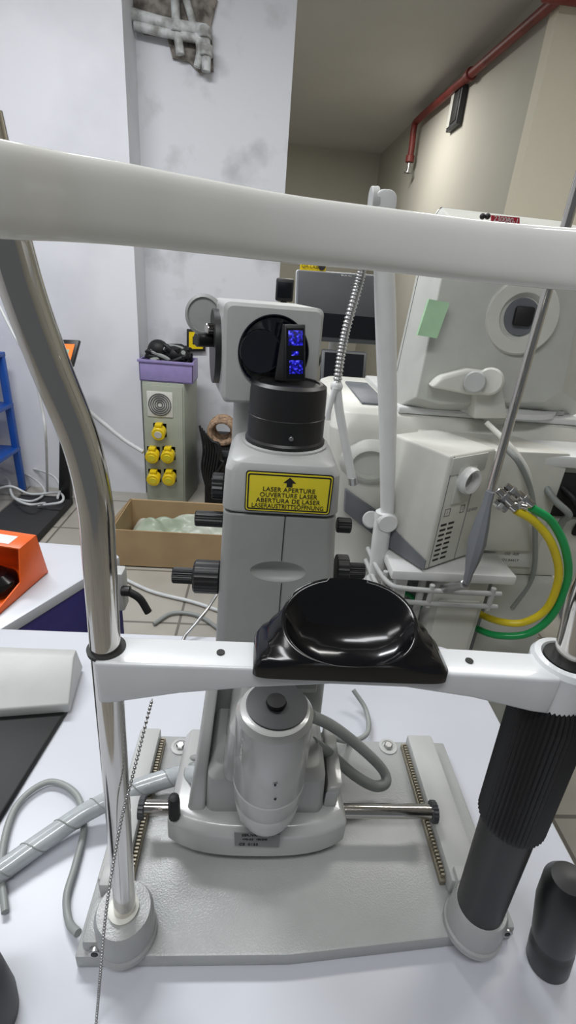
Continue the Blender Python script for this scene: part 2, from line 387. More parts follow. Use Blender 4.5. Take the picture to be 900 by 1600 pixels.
b.prism(q,(0,-.0008,0),M['inkg'],0)
b.text('SER.NR. 176764',.0052,M['ink'],fr(P(402,1307,y=.2944),X3,Z3),sx=.9); b.text('VPS-C5  100/240',.0036,M['ink'],fr(P(398,1313,y=.2944),X3,Z3)); b.text('CE  0123',.0052,M['ink'],fr(P(388,1321,y=.2944),X3,Z3))
b.done('base',L_,'glossy grey sliding base')
b=B()
b.loft([[Vector((-.057,.312,.80)),Vector((-.036,.312,.80)),Vector((-.036,.42,.80)),Vector((-.057,.42,.80))],[Vector((-.047,.335,.88)),Vector((-.034,.335,.88)),Vector((-.034,.42,.88)),Vector((-.047,.42,.88))],[Vector((-.04,.365,.955)),Vector((-.028,.365,.955)),Vector((-.028,.42,.955)),Vector((-.04,.42,.955))]],M['gloss'],bevel=.004,seg=3)
b.done('side_cover',L_)
b=B(); b.lathe([(.006,.822),(.0062,.845),(.0052,.852),(.003,.853)],M['rub'],Matrix.Translation((-.066,.315,0)),24,flute=.0005); b.done('locking_knob',L_,'small black knob')
b=B()
def col(z,a,c,inset=0): return rr(a+inset,c-inset,.40+inset,.50-inset,.011,z,6)
b.loft([col(.815,-.041,.091),col(.995,-.035,.087),col(1.128,-.031,.076)],M['grey'],bevel=.001)
o=b.done('column',L_,'grey cast column')
cut=B(); cut.sphere((.0245,.3965,1.068),1,M['grey'],sc=(.029,.011,.0125),u=48,v=32); co=cut.done('cut')
md=o.modifiers.new('b','BOOLEAN'); md.object=co; md.operation='DIFFERENCE'; bpy.context.view_layer.update()
me=bpy.data.meshes.new_from_object(o.evaluated_get(bpy.context.evaluated_depsgraph_get())); o.modifiers.clear(); o.data=me; bpy.data.objects.remove(co)
for p_ in me.polygons:
    if p_.area>4e-4: p_.use_smooth=False
me.set_sharp_from_angle(angle=math.radians(22))
b=B(); b.box((.0265,.3992,1.081),(.0273,.4005,1.129),M['ink'],0); b.box((.0285,.3992,.93),(.0293,.4005,1.055),M['ink'],0)
b.done('column_seam',L_)
b=B()
b.loft([col(1.1295,-.0305,.0755,.002),col(1.132,-.032,.077),col(1.170,-.030,.0745),col(1.178,-.028,.0725,.003),col(1.182,-.0265,.071,.009)],M['lgrey'],bevel=.0006)
b.lathe([(.0415,1.181),(.0415,1.184),(.039,1.185)],M['lgrey'],Matrix.Translation((.024,.457,0)))
b.done('column_head',L_,'light grey top housing')
b=B()
z0l,z1l=1.1335,1.1725; xa=P(383,770,y=.398).x; xb=P(519,770,y=.398).x
b.loft([[Vector((p.x,.3985,p.y)) for p in rr(xa,xb,z0l,z1l,.003,0)],[Vector((p.x,.3975,p.y)) for p in rr(xa,xb,z0l,z1l,.003,0)]],M['ink'])
b.loft([[Vector((p.x,.3978,p.y)) for p in rr(xa+.001,xb-.001,z0l+.001,z1l-.001,.0025,0)],[Vector((p.x,.3972,p.y)) for p in rr(xa+.001,xb-.001,z0l+.001,z1l-.001,.0025,0)]],M['yel'])
def frame_(x0,x1,z0,z1,w,y,m,r=.002):
    t=bmesh.new(); A=[t.verts.new((p.x,y,p.y)) for p in rr(x0,x1,z0,z1,r,0)]; C=[t.verts.new((p.x,y,p.y)) for p in rr(x0+w,x1-w,z0+w,z1-w,r*.6,0)]
    for k in range(len(A)): t.faces.new((A[k],A[(k+1)%len(A)],C[(k+1)%len(A)],C[k]))
    b.add(t,m)
frame_(xa+.002,xb-.002,z0l+.0022,z1l-.0022,.0013,.3970,M['ink'])
xm=(xa+xb)/2; zt=z1l-.0046
b.prism([(xm-.0058,.3971,zt-.0050),(xm,.3971,zt+.0003),(xm+.0058,.3971,zt-.0050)],(0,-.0002,0),M['ink'],0); b.box((xm-.0026,.3969,zt-.0088),(xm+.0026,.3971,zt-.0050),M['ink'],0)
for i,(tx,w_) in enumerate((('LASER APERTURE',.047),('OUVERTURE LASER',.052),('ABERTURA DE LASER',.0585),('LASERAUSTRITTSÖFFNUNG',.0655))):
    b.text(tx,.0060,M['ink'],fr((xm,.3970,zt-.0138-i*.00545),X3,Z3),width=w_,ext=.0001,off=.00005,sp=1.05)
b.done('warning_label',L_,'yellow laser aperture warning label')
C=Matrix.Translation((.024,.457,0)); b=B()
b.lathe([(.039,1.183),(.039,1.188),(.0372,1.190),(.0368,1.209),(.0372,1.2095),(.0372,1.211),(.0366,1.2115),(.0362,1.232),(.0355,1.239),(.032,1.2415),(.029,1.2415),(.028,1.240),(.01,1.240)],M['blk'],C,64)
s_=P(455,686,y=.4195); b.cyl(s_+Y3*.003,s_-Y3*.001,.002,M['steel'])
b.done('aperture_turret',L_,'round black turret')
b=B()
mA=P(444,596,y=.452);mB=P(477,596,y=.452);mC=P(477,507,y=.462);mD=P(444,507,y=.462)
b.prism([mA,mB,mC,mD],(-.0,.004,0),M['blk'],.001)
b.prism([mA+Vector((-.009,.004,0)),mA+Vector((0,.001,0)),mD+Vector((0,.001,0)),mD+Vector((-.001,.004,0))],(0,.008,0),M['blk'],.0005)
b.done('mirror_holder',L_,'slim black mirror holder')
b=B()
def lerp2(u,v): return mA.lerp(mB,u).lerp(mD.lerp(mC,u),v)
b.prism([lerp2(.1,.06),lerp2(.93,.06),lerp2(.93,.94),lerp2(.1,.94)],(0,-.0006,0),M['scr'],0)
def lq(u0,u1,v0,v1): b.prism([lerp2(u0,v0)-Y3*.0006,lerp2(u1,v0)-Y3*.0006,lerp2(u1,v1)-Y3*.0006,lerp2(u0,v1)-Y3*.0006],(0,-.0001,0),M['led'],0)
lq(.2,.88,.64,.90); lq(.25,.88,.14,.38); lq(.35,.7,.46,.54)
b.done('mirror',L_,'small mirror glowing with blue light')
an=math.radians(11); HX=fr((.007,.4785,1.26),(math.cos(an),math.sin(an),0),(-math.sin(an),math.cos(an),0))
b=B(); secs=[]
for y,i in((0,.003),(.003,0),(.10,0),(.104,.004)):
    l2=rr(-.047+i,.048-i,-.046+i,.045-i,.006,0,5); secs.append([Vector((p.x,y,p.y)) for p in l2])
b.loft(secs,M['lgrey'],M4=HX)
b.done('viewing_head',L_,'light grey head housing')
b=B(); ax=HX@axis((.001,.003,.003),(0,-1,0))
b.lathe([(.0345,0),(.0345,.0045),(.0335,.005),(.0315,.0035),(.0315,.003),(.001,.003)],M['lens'],ax,64)
b.lathe([(.020,.003),(.0195,.0042),(.018,.0038)],M['lens'],HX@axis((-.012,.0,.004),(0,-1,0)),40)
b.done('objective_window',L_,'round dark glass window')
b=B()
b.cyl(HX@Vector((-.046,.05,.0)),HX@Vector((-.053,.05,.0)),.036,M['blk'],seg=48)
b.cyl(HX@Vector((-.052,.045,.007)),HX@Vector((-.070,.038,.007)),.0068,M['blk']); b.cyl(HX@Vector((-.05,.04,.018)),HX@Vector((-.060,.036,.018)),.005,M['chrome'],flute=.0008)
b.done('side_flange',L_,'black side flange with lever')
b=B(); b.lathe([(.016,0),(.020,.002),(.0205,.010),(.017,.013),(.0165,.011),(.004,.0115)],M['grey'],HX@axis((-.056,.085,.027),(-.35,-1,.1)),44); b.box((-.058,.08,.0),(-.046,.10,.03),M['grey'],.004,HX); b.done('eyepiece_cap',L_,'grey round cap')
b=B(); b.cyl(HX@Vector((.045,.05,-.008)),HX@Vector((.062,.05,-.008)),.0085,M['blk']); b.done('knob',L_,'black side knob')
b=B(); b.loft([rr(-.032,.045,.494,.545,.012,1.10),rr(-.030,.045,.494,.545,.012,1.222)],M['lgrey'],bevel=.002); b.done('neck',L_)
def knob(pa,pb,r,ya,fl=.0006,seg=36,m='blk',shaft=None):
    b=B(); A=P(*pa,y=ya);Q=P(*pb,y=ya); Q=Vector((Q.x,A.y,A.z)); b.cyl(A,Q,r,M[m],seg=seg,flute=fl)
    if shaft: b.cyl(Q,Q+(Q-A).normalized()*shaft[0],shaft[1],M[m],seg=seg,flute=fl)
    b.done('knob',L_,'ribbed black knob')
knob((350,812),(305,812),.008,.43,shaft=None); knob((350,760),(332,760),.0135,.45,fl=.0012)
knob((345,902),(303,900),.0175,.425,fl=.0007,seg=48,shaft=(.022,.0085))
knob((526,820),(548,822),.008,.43); knob((524,890),(543,891),.0165,.43,fl=.0007,seg=48,shaft=(.018,.0085))
TX=Matrix.Translation((.0265,.31,0)); b=B()
b.lathe([(.027,.985),(.0310,.984),(.0345,.979),(.0345,.898),(.0338,.8965),(.0338,.895),(.0344,.894),(.0330,.873),(.0322,.8715),(.0322,.870),(.0325,.869),(.030,.852),(.026,.842),(.018,.838)][::-1],M['gloss'],TX,56)
b.lathe([(.0275,.985),(.0275,.9862),(.0262,.9866)],M['dk'],Matrix.Translation((.028,.312,0)),48)
for py,yy in((1225,.2755),(1247,.2767)):
    c=P(430,py,y=yy); b.cyl(c+Y3*.004,c-Y3*.0008,.0024,M['steel']); b.cyl(c,c-Y3*.0014,.0013,M['ink'])
b.done('illumination_tower',L_,'glossy grey cylindrical tower')
b=B(); b.lathe([(.008,.986),(.0092,.989),(.0085,.9915),(.003,.9922)],M['rub'],Matrix.Translation((.027,.311,0)),32); b.done('cap_knob',L_,'small black cap')
b=B(); b.loft([rr(-.02,.065,.315,.41,.015,.875),rr(-.014,.06,.32,.41,.015,.93),rr(-.005,.05,.335,.41,.012,.943)],M['gloss'],bevel=.001); b.box((.004,.33,.93),(.048,.405,.965),M['grey'],.006); b.done('arm',L_)
b=B(); b.box((.05,.37,.955),(.082,.41,.965),M['lgrey'],.002); b.cyl((.066,.38,.964),(.066,.38,.9665),.003,M['steel']); b.box((.05,.38,.93),(.075,.405,.956),M['grey'],.002); b.done('bracket',L_)
# ---------------- cables on the table
def cable(name,pts,r,m,label,cat='cable',sub=8,**k):
    b=B(); b.tube(pts,r,m,sub=sub); return b.done(name,None,label,cat,**k)
cable('cable',[P(485,1118,y=.35),P(520,1135,y=.37),P(560,1165,y=.385),P(596,1200,y=.385),P(603,1222,y=.375),P(585,1228,y=.37),P(555,1212,y=.37),P(515,1178,y=.37),P(488,1160,y=.36)],.0062,M['cableg'],'thick grey cable looping beside the lamp tower')
cable('cable',[P(552,1078,z=.78),P(572,1110,z=.765),P(574,1145,z=.762),P(545,1158,z=.775),P(505,1148,y=.40)],.0035,M['cableg'],'thin grey cable behind the lamp tower')
hz=[P(318,1212,y=.345),P(280,1212,z=.80),P(215,1232,z=.79),P(140,1266,z=.775),P(70,1312,z=.767),P(0,1362,z=.763),P(-60,1400,z=.763)]
b=B(); b.tube(hz,.0105,M['wrap'],sub=10,seg=16)
sp=spline(hz,16); hel=[]
for i,c in enumerate(sp):
    t=(sp[min(i+1,len(sp)-1)]-sp[max(i-1,0)]).normalized(); N=t.cross(Z3).normalized(); Bn=t.cross(N); a=i*2*math.pi/12; hel.append(c+(N*math.cos(a)+Bn*math.sin(a))*.0104)
b.tube(hel,.0008,M['cableg'],sub=2,seg=5)
b.done('wrapped_hose',None,'cable bundle in translucent white spiral wrap on the table','hose')
b=B()
for o in(0,.009): b.tube([P(285,1205,z=.805)+Vector((0,o,0)),P(305,1200,y=.37)+Vector((0,o,.004)),P(335,1210,y=.38)+Vector((0,o,0))],.004,M['cableg'])
b.done('cable',None,'pair of grey cables entering the lamp base','cable')
cable('cable',[P(8,1425,z=.757),P(2,1340,z=.757),P(25,1260,z=.757),P(75,1222,z=.757),P(118,1240,z=.757),P(131,1290,z=.757),P(118,1350,z=.757),P(104,1400,z=.757),P(108,1440,z=.757),P(122,1458,z=.765),],.0036,M['cableg'],'thin grey cable looping on the white table')
b=B(); ch=spline([P(238,1092,y=.27),P(228,1130,y=.25),P(208,1210,y=.235),P(190,1280,y=.223),P(172,1380,y=.21),P(163,1450,y=.2),P(157,1520,y=.192),P(150,1600,y=.185),P(140,1680,z=.756)],20)
acc=0
def ball(c): 
    t=bmesh.new(); bmesh.ops.create_icosphere(t,subdivisions=1,radius=.0015); b.add(t,M['steel'],Matrix.Translation(c),sharp=90)
for i in range(len(ch)-1):
    seg=ch[i+1]-ch[i]; L0=seg.length; d0=-acc
    while d0+.0034<=L0: d0+=.0034; ball(ch[i]+seg*(d0/L0))
    acc=L0-d0
b.tube(ch,.0004,M['steel'],sub=1,seg=5)
b.done('bead_chain',None,'thin steel bead chain hanging from the crossbar','chain')
b=B(); A=P(855,1502,z=.751);Q=P(890,1372,y=A.y+.004); d=(Q-A); Ls=d.length
b.lathe([(.0175,0),(.019,.004),(.019,Ls*.25),(.0175,Ls*.3),(.019,Ls*.34),(.0215,Ls*.7),(.0195,Ls*.93),(.014,Ls),(.004,Ls*1.015)],M['blk'],axis(A,d),48)
b.done('joystick',None,'black plastic joystick grip standing on the table','joystick')
b=B(); A=P(-30,1595,z=.751); b.lathe([(.028,0),(.029,.02),(.026,.06),(.018,.08),(.008,.085)],M['dk'],axis(A,(0,0,1)),40); b.done('joystick',None,'dark grey rounded grip at the table edge','joystick')
# console left on table
K=thing('control_console',(-.4,.53,.751),'light grey console with a black sloping front tray on the table','console')
b=B(); e0=P(116,1026,y=.56); e1=P(108,1104,y=.50)
b.loft([[Vector((xf,yf,e1.z-.012)),Vector((xf,yf,e1.z+.004)),Vector((xb_,.557,e0.z)),Vector((xb_-.002,.575,e0.z+.001)),Vector((xb_-.002,.59,e1.z-.012))] for xf,xb_,yf in((-.6,-.6,.45),(e1.x,e0.x,.50))],M['lgrey'],bevel=.003)
b.done('housing',K)
b=B(); q=P(0,1295,z=.753)
b.hexa([Vector((-.6,.33,.751)),Vector((q.x-.004,q.y,.751)),Vector((e1.x-.004,.51,.751)),Vector((-.6,.59,.751))],[Vector((-.6,.34,.758)),Vector((q.x-.006,q.y+.004,.758)),Vector((e1.x-.006,.51,e1.z-.010)),Vector((-.6,.59,e1.z-.010))],M['rub'],.002); b.done('tray',K,'black tray')
# ---------------- left cart + foot pedal
Ct=thing('cart',(-.8,.95,0),'low cart with white top and purple side panels behind the table','cart')
def quad(z,g=0): return [Vector((-.466+g*-1,.736+g,z)),Vector((-.324-g,1.017,z)),Vector((-.36,1.06-g,z)),Vector((-1.15,1.10-g,z)),Vector((-1.15,.736+g,z))]
b=B(); b.loft([quad(.675),quad(.70)],M['table'],bevel=.003); b.done('top',Ct)
b=B(); b.loft([quad(.06,.003),quad(.675,.003)],M['pur'],bevel=.002); b.done('body',Ct,'purple body')
for x,y in((-.56,.80),(-.44,1.0),(-1.1,.8),(-1.1,1.04)):
    b=B(); b.cyl((x-.012,y,.03),(x+.012,y,.03),.03,M['rub']); b.box((x-.01,y-.01,.03),(x+.01,y+.01,.062),M['steel'],0); b.done('caster',Ct)
b=B(); c=P(187,915,y=.96); b.box((c.x-.012,c.y-.02,c.z-.06),(c.x+.014,c.y+.02,c.z+.045),M['lgrey'],.006); b.cyl(c+Vector((.01,-.02,.0)),c+Vector((.03,-.02,0)),.012,M['blk']); b.tube([c+Vector((.022,-.02,0)),c+Vector((.05,-.02,-.02)),c+Vector((.07,-.025,-.055))],.009,M['blk']); b.done('clamp',Ct,'grey clamp with a black lever')
zb_=.7015
Bk=P(76,894,z=zb_); Fr=P(-2,962,z=zb_); dv=(Fr-Bk).normalized(); pv=Vector((dv.y,-dv.x,0)); pv=pv if pv.x<0 else -pv
FP_=thing('foot_pedal',Bk.lerp(Fr,.5)+pv*.1,'orange steel foot switch housing with black pedal on the cart','foot pedal')
Tb=P(63,829,y=Bk.y); hh_=Tb.z-zb_; Tb=Vector((Bk.x,Bk.y,zb_+hh_))+dv*.02; Wd=.24
b=B()
Tf=Bk+dv*.075+Z3*(hh_*.97)
for off in(0,Wd):
    b.prism([Bk+pv*off,Fr+pv*off,Fr+Z3*.012+pv*off,Bk.lerp(Fr,.55)+Z3*.03+pv*off,Tf+pv*off,Tb+pv*off],pv*.004,M['org'],.0015)
b.prism([Bk,Bk+pv*Wd,Tb+pv*Wd,Tb],dv*.004,M['org'],.0015)
b.prism([Tb,Tb+pv*Wd,Tf+pv*Wd,Tf],Z3*-.004,M['org'],.0015)
b.prism([Bk,Bk+pv*Wd,Fr+pv*Wd,Fr],Z3*.005,M['org'],.0015)
b.done('housing',FP_)
b=B(); c=Bk.lerp(Fr,.60)+pv*.062; b.lathe([(.05,.006),(.056,.014),(.052,.036),(.035,.048)],M['blkg'],Matrix.Translation((c.x,c.y,zb_)),40,sx=1.,sy=.85); b.done('pedal',FP_,'black round pedal')
b=B(); k=Tb.lerp(Tf,.3)+pv*.03; k2=Tb.lerp(Tf,.85)+pv*.03; b.prism([k,k+pv*.05,k2+pv*.05,k2],Z3*.0008,M['white'],0); b.done('sticker',FP_,'white sticker')
# ---------------- weighing scale
W=thing('weighing_scale',P(100,800,z=0),'black column weighing scale with small digital display by the wall','scale')
b=B(); c=P(105,790,z=0)
b.box((c.x-.28,c.y-.55,0),(c.x+.03,c.y+.03,.05),M['mat'],.01); b.done('platform',W,'black platform')
b=B(); t_=P(105,575,y=c.y); b.hexa([c+Vector((-.04,-.02,.05)),c+Vector((.03,-.02,.05)),c+Vector((.03,.03,.05)),c+Vector((-.04,.03,.05))],[t_+Vector((-.03,-.02,0)),t_+Vector((.02,-.02,0)),t_+Vector((.02,.02,0)),t_+Vector((-.03,.02,0))],M['blk'],.006); b.done('column',W)
b=B(); q=[P(82,575,y=c.y-.06),P(113,572,y=c.y-.06),P(124,531,y=c.y),P(92,530,y=c.y)]
b.prism(q,(0,.03,-.01),M['blk'],.006)
ctr=sum(q,Vector())/4; i2=[ctr+(p-ctr)*.68-Y3*.003 for p in q]; b.prism(i2,(0,-.001,0),M['digits'],0); i3=[ctr+(p-ctr)*.3-Y3*.005 for p in q]; b.prism(i3,(0,-.001,0),M['mint'],0)
b.done('display',W,'tilted digital display')
Bl=thing('trolley',(-1.65,2.7,0),'blue powder coated steel trolley frame by the white wall','trolley')
c=Vector((-1.50,2.45,0))
for dx,dy in((0,0),(-.4,0),(0,.45),(-.4,.45)):
    b=B(); b.box(c+Vector((dx-.018,dy-.018,.02)),c+Vector((dx+.018,dy+.018,.85)),M['blue'],.004); b.cyl(c+Vector((dx,dy,0)),c+Vector((dx,dy,.03)),.014,M['rub']); b.done('post',Bl)
for z in(.28,.55,.84):
    b=B(); b.box(c+Vector((-.42,-.02,z)),c+Vector((.02,.47,z+.025)),M['blue'],.004); b.done('shelf',Bl)
for i,l3 in enumerate(([(-10,742),(30,738),(58,752),(70,770),(50,783),(20,778)],[(-10,765),(18,760),(48,772),(92,770),(96,784),(60,790)],[(-8,730),(12,748),(20,775),(44,788),(70,786)],[(20,738),(45,732),(80,742),(94,760),(90,778)])):
    cable('cable',[P(x,y,z=.06+.012*i+.02*((j*7+i)%3)) for j,(x,y) in enumerate(l3)],.007,M['cablew'],'white cable lying loosely on the black scale platform',group='white cables near the scale')
cable('cable',[P(130,635,y=2.9),P(160,660,y=2.9),P(195,688,y=2.88),P(224,706,y=2.84)],.014,M['cablew'],'white cable running along the wall to the socket cabinet')
cable('cable',[P(-5,470,y=2.6),P(20,520,y=2.55),P(50,575,y=2.5),P(66,640,y=2.5),P(72,690,y=2.5),P(74,770,z=.06)],.007,M['cablew'],'white cable hanging down to the scale platform')
cable('cable',[P(195,905,z=.012),P(240,925,z=.012),P(300,940,z=.012),P(345,955,z=.012)],.008,M['cablew'],'white cable lying on the tiled floor')
cable('cable',[P(240,975,z=.012),P(270,958,z=.012),P(310,962,z=.012),P(345,985,z=.012)],.008,M['cableg'],'grey cable lying on the tiled floor')
b=B(); b.tube([P(338,930,y=.75),P(318,960,y=.7),P(292,990,y=.67),P(285,1003,z=.756)],.003,M['steel'],sub=10)
b.done('cable',None,'braided steel cable rising from the table edge','cable')
# ---------------- socket cabinet
CY=2.86; xl=P(226,700,y=CY).x; xr=P(289,700,y=CY).x; zt=P(250,597,y=CY).z
Cb=thing('socket_cabinet',((xl+xr)/2,CY+.12,0),'grey green sheet metal cabinet with yellow industrial sockets','electrical cabinet')
b=B(); b.hexa([Vector((xl,CY,0)),Vector((xr,CY,0)),Vector((xr+.04,CY+.26,0)),Vector((xl+.04,CY+.26,0))],[Vector((xl,CY,zt)),Vector((xr,CY,zt)),Vector((xr+.04,CY+.26,zt)),Vector((xl+.04,CY+.26,zt))],M['cab'],.008)
b.box((xl+.01,CY-.008,.02),(xr-.01,CY+.002,zt-.02),M['cab'],.002); b.done('body',Cb)
b=B(); c=P(250,632,y=CY-.01); b.box(c-Vector((.075,.004,.075)),c+Vector((.075,.004,.075)),M['warmw'],.004)
for i in range(5): b.loft([[c+Vector((math.cos(a)*r_,-.006,math.sin(a)*r_)) for r_ in(.014+i*.012,.018+i*.012)]+[c+Vector((math.cos(a)*r_,-.009,math.sin(a)*r_)) for r_ in(.018+i*.012,.014+i*.012)] for a in [k*math.pi/16 for k in range(32)]],M['dk'],close=True)
b.done('fan_grille',Cb,'square fan grille')
for px,py in((250,672),(240,708),(264,708),(242,743),(266,743)):
    b=B(); c=P(px,py,y=CY-.008); b.box(c-Vector((.045,.0,.048)),c+Vector((.045,.02,.048)),M['yelp'],.006,); b.cyl(c,c-Vector((0,.06,.012)),.040,M['yelp']); b.cyl(c-Vector((0,.058,.012)),c-Vector((0,.064,.0135)),.022,M['warmw'] if py<700 else M['yel']); b.box(c+Vector((-.02,-.055,.032)),c+Vector((.02,0,.05)),M['yelp'],.004); b.done('socket',Cb,'yellow industrial socket')
Bk2=thing('basket',P(262,597,y=CY+.1),'lavender plastic basket full of black cables on the cabinet','basket')
zt2=zt+.001; bx0=xl-.01; bx1=xr+.05; h=.12
b=B()
b.box((bx0,CY+.0,zt2),(bx1,CY+.22,zt2+.008),M['lav'],.002)
for lo,hi in(((bx0,CY,zt2),(bx1,CY+.008,zt2+h)),((bx0,CY+.212,zt2),(bx1,CY+.22,zt2+h)),((bx0,CY,zt2),(bx0+.008,CY+.22,zt2+h)),((bx1-.008,CY,zt2),(bx1,CY+.22,zt2+h))): b.box(lo,hi,M['lav'],.003)
b.box((bx0-.008,CY-.008,zt2+h-.015),(bx1+.008,CY+.004,zt2+h),M['lav'],.003)
b.done('shell',Bk2)
b=B()
for i in range(22):
    q=[Vector((random.uniform(bx0+.03,bx1-.03),random.uniform(CY+.03,CY+.19),zt2+h*random.uniform(.5,1.6))) for _ in range(5)]; b.tube(q,.013,M['rub'] if i%4 else M['cableg'],sub=6,seg=8)
b.sphere(((bx0+bx1)/2+.05,CY+.1,zt2+h*1.25),.06,M['rub'],sc=(1.3,1,.8)); b.sphere(((bx0+bx1)/2-.06,CY+.1,zt2+h*1.4),.055,M['rub'],sc=(1.1,1,1.)); o=b.done('cable_heap',None,'heap of tangled black cables in the lavender basket','cables',kind='stuff')
b=B(); q=[P(292,514,y=3.225),P(321,514,y=3.225),P(321,549,y=3.225),P(292,549,y=3.225)]; b.prism(q,(0,-.01,0),M['ink'],.002); c=sum(q,Vector())/4; b.prism([c+(p-c)*.75-Y3*.01 for p in q],(0,-.002,0),M['yelp'],0); b.prism([c+(p-c)*.35-Y3*.012 for p in q],(0,-.002,0),M['ink'],0); b.done('warning_sign',None,'small yellow and black sign on the wall','sign')
# crate with coiled hose
p0=P(322,704,y=2.72); zc=p0.z
b=B(); b.box((p0.x-.01,2.74,0),(p0.x+.29,3.15,zc),M['rub'],.01); b.box((p0.x-.015,2.735,zc-.04),(p0.x+.295,3.155,zc-.001),M['dk'],.004); b.done('storage_crate',None,'black storage crate beside the socket cabinet','crate')
for (dx,R_,yy) in((.085,.072,2.79),(.215,.058,2.86)):
    b=B(); cc=Vector((p0.x+dx,yy,zc+R_+.022)); hp=[]
    for i in range(4*16+1):
        a=i*2*math.pi/16; rad=R_-.006*((i//16)%2); hp.append(cc+Vector((rad*math.cos(a),.034*i/16,rad*math.sin(a))))
    b.tube(hp,.019,M['brwn'],sub=2,seg=10); b.tube([h_-Y3*.05+(cc-h_).normalized()*0+Vector((0,.03,0)) for h_ in hp[:12]],lambda t:.014,M['brwn'],sub=2,seg=8)
    b.done('coiled_hose',None,'coil of brown fabric covered hose on the black crate','hose',group='coiled brown hoses')
for i in range(7):
    cable('cable',[P(312+3*i,665+4*i,y=2.70-.012*i),P(318+4*i,700,y=2.69-.012*i),P(316+3*i,735+3*i,y=2.69-.012*i),P(330,775-4*i,y=2.68-.012*i),P(348,760-6*i,y=2.68-.012*i),P(344,700+3*i,y=2.69-.012*i),P(335,690,y=2.70-.012*i)],.007,M['rub'],'black cable in a hanging tangle beside the cabinet',group='tangled black cables')
# cardboard box
bx=thing('cardboard_box',P(260,890,z=0),'open brown cardboard box with clear plastic film inside','box')
b=B(); A=P(178,884,z=.001);Q=P(400,893,z=.001); y0=A.y; y1=2.44; hh=.205; x0=A.x;x1=Q.x
b.box((x0,y0,0),(x1,y1,.006),M['card'],0)
for lo,hi in(((x0,y0,0),(x1,y0+.006,hh)),((x0,y1-.006,0),(x1,y1,hh)),((x0,y0,0),(x0+.006,y1,hh)),((x1-.006,y0,0),(x1,y1,hh))): b.box(lo,hi,M['card'],0)
b.done('carton',bx)
b=B(); b.prism([(x0,y1,hh),(x1,y1,hh),(x1,y1+.08,hh-.10),(x0,y1+.08,hh-.10)],(0,.004,.002),M['card'],0); b.done('flap',bx)
b=B(); b.prism([(x0,y0,hh),(x0,y1,hh),(x0-.08,y1,hh-.1),(x0-.08,y0,hh-.1)],(0,0,.005),M['card'],0); b.done('flap',bx)
b=B(); t=bmesh.new(); bmesh.ops.create_grid(t,x_segments=80,y_segments=60,size=.5)
for v in t.verts:
    e=max(abs(v.co.x),abs(v.co.y))*2
    nz=noise.noise(v.co*4)*.07+noise.noise(v.co*9+Vector((3,1,0)))*.03
    v.co=Vector((x0+.02+(v.co.x+.5)*(x1-x0-.04),y0+.02+(v.co.y+.5)*(y1-y0-.04),.05+.10*(1-e**6)+nz*(1-e**4)))
b.add(t,M['film'],sharp=80)
b.done('plastic_film',None,'crumpled clear plastic film inside the cardboard box','plastic film',kind='stuff')
# ---------------- ultrasound machine
UY=2.0
U=thing('ultrasound_machine',(.35,1.95,0),'ultrasound machine with dark monitor and control panel','ultrasound machine')
q=[P(464,421,y=UY),P(618,432,y=UY),P(611,541,y=UY-.05),P(461,531,y=UY-.05)]
b=B(); b.prism(q,(0,.045,0),M['mg'],.010,3); c=sum(q,Vector())/4
b.prism([c+(p-c)*1.01+Y3*.02 for p in q],(0,.03,0),M['white'],.008)
b.prism([c+(p-c)*.97-Y3*.001 for p in q],(0,-.003,0),M['dk'],.001)
i2=[c+Vector(((p-c).x*.90,(p-c).y*.86,(p-c).z*.80))-Y3*.004-Z3*.006 for p in q]; b.prism(i2,(0,-.001,0),M['scr'],0)
b.text('PHILIPS',.013,M['white'],fr(P(541,434,y=UY-.006),X3-Z3*.05,Z3)); b.cyl(c+Y3*.04,c+Vector((0,.12,-.05)),.03,M['lgrey']); b.done('monitor',U,'dark flat monitor')
b=B(); b.tube([c+Vector((0,.11,-.04)),c+Vector((0,.14,-.2)),c+Vector((0,.1,-.38)),],.03,M['lgrey']); b.done('monitor_arm',U)
q=[P(503,546,y=UY-.10),P(574,551,y=UY-.10),P(570,603,y=UY-.17),P(500,597,y=UY-.17)]
b=B(); b.prism(q,(0,.03,0),M['dk'],.006); c2=sum(q,Vector())/4; b.prism([c2+(p-c2)*.86-Y3*.001 for p in q],(0,-.002,0),M['scr'],0); b.done('touch_screen',U,'small dark touch screen')
q=[P(500,600,y=UY-.15),P(590,606,y=UY-.15),P(592,640,y=UY-.34),P(505,636,y=UY-.34)]
b=B(); b.prism(q,(0,0,-.05),M['white'],.01); c2=sum(q,Vector())/4; b.prism([c2+(p-c2)*.88+Z3*.001 for p in q],(0,0,.003),M['blk'],0)
for i in range(4):
    for j in range(2): 
        k=q[0].lerp(q[1],.18+.2*i).lerp(q[3].lerp(q[2],.18+.2*i),.3+.35*j); b.cyl(k+Z3*.003,k+Z3*.02,.013,M['mg'])
b.done('control_panel',U,'black control panel')
b=B(); k=q[0]; b.loft([rr(k.x+.0,k.x+.42,1.75,2.3,.05,.12),rr(k.x+.02,k.x+.38,1.75,2.25,.05,.80),rr(k.x+.04,k.x+.34,1.72,2.1,.04,c2.z-.05)],M['white'],bevel=.004); b.done('body',U)
for dx,dy in((.03,1.8),(.38,1.8),(.03,2.25),(.38,2.25)):
    b=B(); b.cyl((k.x+dx-.015,dy,.06),(k.x+dx+.015,dy,.06),.06,M['dk']); b.done('caster',U)
b=B(); q=[P(470,404,y=UY+.02),P(511,407,y=UY+.02),P(508,428,y=UY+.02),P(468,425,y=UY+.02)]; b.prism(q,(0,.002,0),M['yelp'],0); b.text('QA-LAB',.018,M['ink'],fr(P(484,419,y=UY+.018),X3,Z3)); kk=P(503,416,y=UY+.018); b.cyl(kk,kk-Y3*.002,.014,M['ink']); b.done('asset_tag',U,'yellow asset tag')
